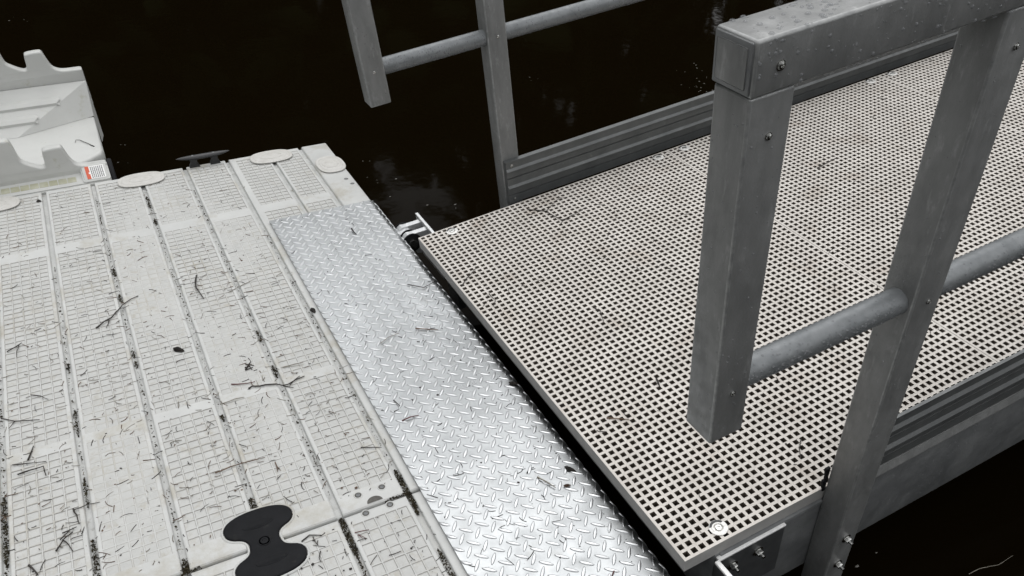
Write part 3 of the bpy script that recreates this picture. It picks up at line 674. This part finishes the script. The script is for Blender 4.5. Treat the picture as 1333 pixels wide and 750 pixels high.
twig([[(-62.7, -24.35), (-59.14, -25.47)]], 'thin straight black twig on the smooth band at lower left', r=.07)
twig([[(-61.04, -24.31), (-60.37, -21.98)]], 'thick short twig standing across the thin one on the lower left band', r=.11)
twig([[(-63.73, -14.83), (-62.17, -16.17), (-59.41, -17.19)], [(-62.2, -16.1), (-62.9, -17.2)]], 'dark twig with a spur running in from the left frame edge', r=.085)
twig([[(-60.19, -11.49), (-59.01, -12.35), (-58.21, -13.41)]], 'thin curved twig above the spurred one at the left frame edge', r=.07)
twig([[(-56.88, -34.82), (-56.58, -36.02), (-56.44, -37.52)], [(-56.9, -35.03), (-55.41, -34.91), (-54.06, -35.02)]], 'black T-shaped twig leaning over the mossy groove at lower left', r=.09)
twig([[(-58.97, -40.38), (-58.12, -39.07), (-57.16, -38.36)], [(-58.24, -39.01), (-57.68, -40.07), (-57.38, -41.17)], [(-58.5, -38.9), (-57.5, -38.0)]], 'crossed pair of thick black twigs lowest on the left dock strip', r=.11)
twig([[(-58.17, -38.06), (-56.72, -37.78)], [(-57.36, -39.25), (-56.19, -39.24)], [(-56.3, -39.1), (-56.0, -38.1)]], 'two short dark twig bits between the T-shaped twig and the crossed pair', r=.09)
twig([[(-61.62, -41.12), (-60.85, -42.88)]], 'thick stubby twig at the bottom left corner', r=.13)
twig([[(-24.24, -39.73), (-21.91, -40.86)]], 'short straight dark twig against the plate edge, above the seam', r=.07)
twig([[(-29.29, -52.2), (-27.7, -52.53)], [(-28.95, -52.63), (-28.31, -53.59)], [(-29.0, -52.6), (-28.7, -53.4)]], 'red stem with two grey needles on the second dock section', 'red', .07, cat='stem', name='stem')
twig([[(-34.93, -50.8), (-33.87, -50.37), (-32.63, -50.98)], [(-33.6, -50.66), (-33.52, -51.97)], [(-33.46, -52.94), (-33.85, -53.83), (-33.81, -54.46)]], 'knot of dark twigs beside the black coupler on the second section', r=.09)
leaf([(-41.7, -9.1), (-40.45, -10.6)], 'oval black leaf lying alone on the dock left of centre', 'dock', w=.5, h=.35)
leaf([(-21.13, -7.8), (-21.05, -9.4)], 'small dark curled leaf in the groove beside the checker plate', 'dock', w=.42)
leaf([(-56.6, 46.7), (-56.0, 45.8)], 'small black leaf by the dock edge below the kayak launch', 'dock', w=.4)
PG = 'twigs on the checker plate'
twig([[(-17.95, -38.0), (-16.81, -37.91), (-15.64, -37.98)]], 'dark red straight twig on the left half of the checker plate', 'red', .09, 'plate', group=PG)
twig([[(-17.56, -33.86), (-17.21, -35.21)], [(-18.33, -35.89), (-17.51, -35.76)]], 'two black twig bits just above the red twig on the plate', 'twig', .09, 'plate', group=PG)
twig([[(-5.63, -8.77), (-3.64, -10.83), (-1.14, -9.74)]], 'thin black V-shaped twig near the bent plate edge', 'twig', .08, 'plate', group=PG)
twig([[(-8.89, -20.28), (-6.03, -22.02)]], 'brown straight twig across the middle of the plate', 'brown', .09, 'plate', group=PG)
twig([[(-14.85, -21.43), (-13.28, -20.62), (-11.47, -20.21)]], 'pale curved straw on the upper plate', 'straw', .06, 'plate', cat='straw', name='straw', group=PG)
twig([[(-6.96, -54.25), (-6.28, -55.7), (-5.8, -56.73)]], 'tan pointed stem on the lower plate beside a black leaf', 'straw', .10, 'plate', cat='stem', name='stem', group=PG)
twig([[(-8.02, 11.86), (-7.95, 9.59)]], 'stubby black stick near the far end of the plate', 'twig', .14, 'plate', group=PG)
twig([[(-6.08, -69.83), (-6.81, -70.45)]], 'tiny red stem at the bottom of the plate', 'red', .08, 'plate', cat='stem', name='stem', group=PG)
leaf([(-3.1, -54.2), (-2.2, -55.6)], 'torn black leaf on the lower right of the checker plate', 'plate', w=.32)
leaf([(-4.8, -56.88), (-3.9, -57.2)], 'small curled brown leaf below the torn black one on the plate', 'plate', w=.2, m='brown')
leaf([(-2.0, -37.2), (-.95, -38.1)], 'crumpled black leaf at the bent edge of the plate, mid-length', 'plate', w=.36)
GG = 'twigs on the grating'
twig([[(.52, -16.76), (1.93, -15.41), (4.3, -13.77)]], 'thin black bent twig on the grating near its end edge', 'twig', .08, 'grating', group=GG)
twig([[(19.32, -3.0), (21.62, -5.43), (22.02, -7.91), (22.46, -9.66), (24.85, -9.26), (27.3, -8.51)], [(21.62, -5.43), (23.83, -4.08), (25.53, -3.04), (26.85, -3.64)], [(22.46, -9.66), (21.64, -10.47)], [(22.6, -9.5), (23.6, -10.0)]], 'branching thin black twig on the grating by the far toe board', 'twig', .085, 'grating', group=GG)
twig([[(14.49, -32.73), (14.72, -34.03), (13.85, -36.25)]], 'curved black stem on the middle of the grating', 'twig', .08, 'grating', cat='stem', name='stem', group=GG)
twig([[(4.13, -52.45), (5.1, -53.27), (6.31, -54.17)]], 'brown twig on the lower left grating', 'brown', .09, 'grating', group=GG)
twig([[(21.4, -67.49), (20.18, -68.52), (19.35, -69.75)]], 'curled thin black stem under the hanging post, by the slanted near post', 'twig', .07, 'grating', cat='stem', name='stem', group=GG)
twig([[(13.3, -50.02), (12.75, -51.48)]], 'short black twig left of the hanging post on the grating', 'twig', .12, 'grating', group=GG)
twig([[(66.93, -21.16), (71.85, -20.42)]], 'faint thin twig on the far grating between the two near posts', 'twig', .09, 'grating', group=GG)
twig([[(3.15, -20.83), (3.15, -23.04), (2.33, -24.09)]], 'small hooked twig on the grating beside its end edge, below the bent one', 'twig', .07, 'grating', group=GG)
twig([[(-44.9, 67.2), (-46.2, 69.5), (-47.3, 71.6), (-48.0, 71.9), (-48.2, 70.9)]], 'hooked dark stem on the floor of the kayak launch', r=.09, cat='stem', name='stem')
twig([[(44.1, -82.9), (46.0, -82.9), (49, -83.7), (52.2, -83.5)]], 'pale thin reed floating on the black water below the gangway, bottom right', 'straw', .045, 'water', cat='reed', name='reed', group='floating bits')

def litter(name, n, region, z, m, parent_mat=None, size=(.06, .22), needles=.35, dens=None, seed=1):
    v = []; f = []; rr = random.Random(seed); made = 0
    while made < n:
        x, y = rr.uniform(region[0], region[1]), rr.uniform(region[2], region[3])
        if dens and rr.random() > dens(x, y): continue
        made += 1; a = rr.uniform(0, 6.283); zz = z(x, y) if callable(z) else z
        if rr.random() < needles:
            L_ = rr.choice((.3, .5, .7, 1.0, 1.4, 1.9)); w = rr.uniform(.03, .06); bend = rr.uniform(-.4, .4); b = len(v); k = 4; pts = []
            px, py, aa = x, y, a
            for i in range(k):
                pts.append((px, py, aa)); px += L_/k*math.cos(aa); py += L_/k*math.sin(aa); aa += bend
            for i, (px, py, aa) in enumerate(pts):
                nx, ny = -math.sin(aa), math.cos(aa); ww = w*(1-.4*i/k)
                v.extend([(px+nx*ww, py+ny*ww, zz+.02), (px, py, zz+.02+1.6*ww), (px-nx*ww, py-ny*ww, zz+.02)])
            for i in range(k-1):
                c = b+3*i; f.extend([(c, c+1, c+4, c+3), (c+1, c+2, c+5, c+4)])
        else:
            s = rr.uniform(*size)*rr.choice((.5, .7, 1)); b = len(v); k = rr.choice((4, 5, 6)); st = rr.uniform(.4, 1)
            for i in range(k):
                t = 6.283*i/k+rr.uniform(-.3, .3); px, py = s*math.cos(t), s*st*math.sin(t); v.append((x+px*math.cos(a)-py*math.sin(a), y+px*math.sin(a)+py*math.cos(a), zz+.015))
            v.append((x, y, zz+.02+s*.5)); f.extend([(b+i, b+(i+1) % k, b+k) for i in range(k)])
    return from_data(name, v, f, m, None, kind='stuff')
dens = lambda x, y: .25+.75*max(0, min(1, (20-y)/60))*(.6+.8*max(0, noise.noise((x*.12, y*.12, 2))))
litter('leaf_litter', 640, (-66, -21, -47, 48), ZD, 'twig', dens=dens, seed=2, needles=.5, size=(.04, .17))
litter('leaf_litter', 420, (-66, -21, -47, 48), ZD, 'brown', dens=dens, seed=12, needles=.7)
litter('leaf_litter', 260, (-66, -21, -47, 48), ZD, 'straw', needles=.9, dens=dens, seed=3)
litter('leaf_litter', 240, (-45, -21, -72, -50), ZD, 'twig', seed=5)
litter('leaf_litter', 280, (-19.5, -2.2, -72, 18), PZ, 'twig', seed=6, needles=.5, dens=lambda x, y: .3+.7*max(0, min(1, (10-y)/50)))
lg = litter('leaf_litter', 150, (1, 50, -73, -1), .0, 'twig', seed=8, needles=.75); lg.matrix_world = GM
lg = litter('leaf_litter', 120, (50, 125, -73, -1), .0, 'twig', seed=9, needles=.7); lg.matrix_world = GM
# moss and dirt packed in the grooves
def moss(strips, seed=4):
    v = []; f = []; rr = random.Random(seed)
    for (x0, y0), (x1, y1), w, dn in strips:
        L_ = math.hypot(x1-x0, y1-y0)
        for _ in range(int(L_*dn)):
            t = rr.random(); tap = min(1, 4*t+.25, 4*(1-t)+.25); x, y = x0+(x1-x0)*t+rr.gauss(0, .42)*w*tap, y0+(y1-y0)*t+rr.gauss(0, .05)
            z = ZD-.46+rr.random()*.42*tap; s = rr.uniform(.06, .2); d = Vector((rr.gauss(0, 1), rr.gauss(0, 1), rr.gauss(0, .8))).normalized()*s; e = d.orthogonal().normalized()*s*rr.uniform(.2, .7); b = len(v)
            c = Vector((x, y, z))
            for q in (c-d, c+e, c+d, c-e+Vector((0, 0, s*.4))): v.append(tuple(q))
            f.extend([(b, b+1, b+2), (b, b+2, b+3)])
    return from_data('groove_moss', v, f, 'moss', None, kind='stuff')
gl = lambda k, y0, y1, w=.5, dn=30: ((GR[k], y0), (GR[k], y1), w, dn)
moss([gl(2, -29, -40, .45, 40), gl(3, -30, -35, .25, 24), gl(3, -40, -49, .4, 34), gl(4, 17.2, 14.8, .4, 50), gl(4, 8.8, 6.9, .35, 45), gl(4, -7, -8.2, .35, 40), gl(4, -9.6, -10.9, .35, 40), gl(6, -18.6, -21.4, .4, 50), gl(5, -25.9, -27, .4, 50), gl(6, -9.5, -12.5, .3, 26), gl(3, -16.5, -22, .3, 26), gl(5, 41, 36, .3, 26), gl(5, 31.2, 29.2, .4, 50), gl(3, -6, -8, .3, 30),
      ((-47.5, -49.25), (-46.3, -47.9), .6, 110), ((-47, -49.1), (-45.5, -49.1), .3, 40), gl(6, -49.2, -55, .55, 85), gl(6, -55, -70, .3, 22), gl(7, -44.8, -52.6, .5, 85), ((-24.5, -49.1), (-21.2, -49.1), .25, 45), gl(5, -41.6, -44.2, .6, 70), gl(5, -54, -60, .5, 40), gl(4, -47, -49.3, .5, 45), gl(3, 22, -30, .28, 3), gl(4, 45, -46, .28, 4), gl(5, 40, -40, .28, 3), gl(6, 40, -46, .28, 4), gl(7, 20, -44, .28, 3), gl(2, 20, -47, .28, 4), gl(7, -58, -66, .45, 35)])
# floating specks, and light sparkles on the water built as specks
v = []; f = []; rr = random.Random(9)
for (x, y, n, s) in ((-38.6, 103, 2, 1.2), (-39.4, 93, 2, 1), (133, 92, 7, 3), (127, 80, 9, 3), (122, 77, 6, 2), (9, 64, 8, 4), (24, 39, 2, 1), (78, 103, 3, 2), (-59.5, 225, 5, 6), (33, -73, 4, 5), (14, 50, 5, 8)):
    for _ in range(n):
        cx_, cy_ = x+rr.gauss(0, s), y+rr.gauss(0, s*1.3); r = rr.uniform(.08, .28); b = len(v)
        for k in range(6): v.append((cx_+r*math.cos(k*1.047)*rr.uniform(.6, 1.6), cy_+r*.7*math.sin(k*1.047), ZW+.03))
        v.append((cx_, cy_, ZW+.03+r*.3)); f.extend([(b+k, b+(k+1) % 6, b+6) for k in range(6)])
from_data('specks_and_sparkles', v, f, 'speck_glint', None, kind='stuff')
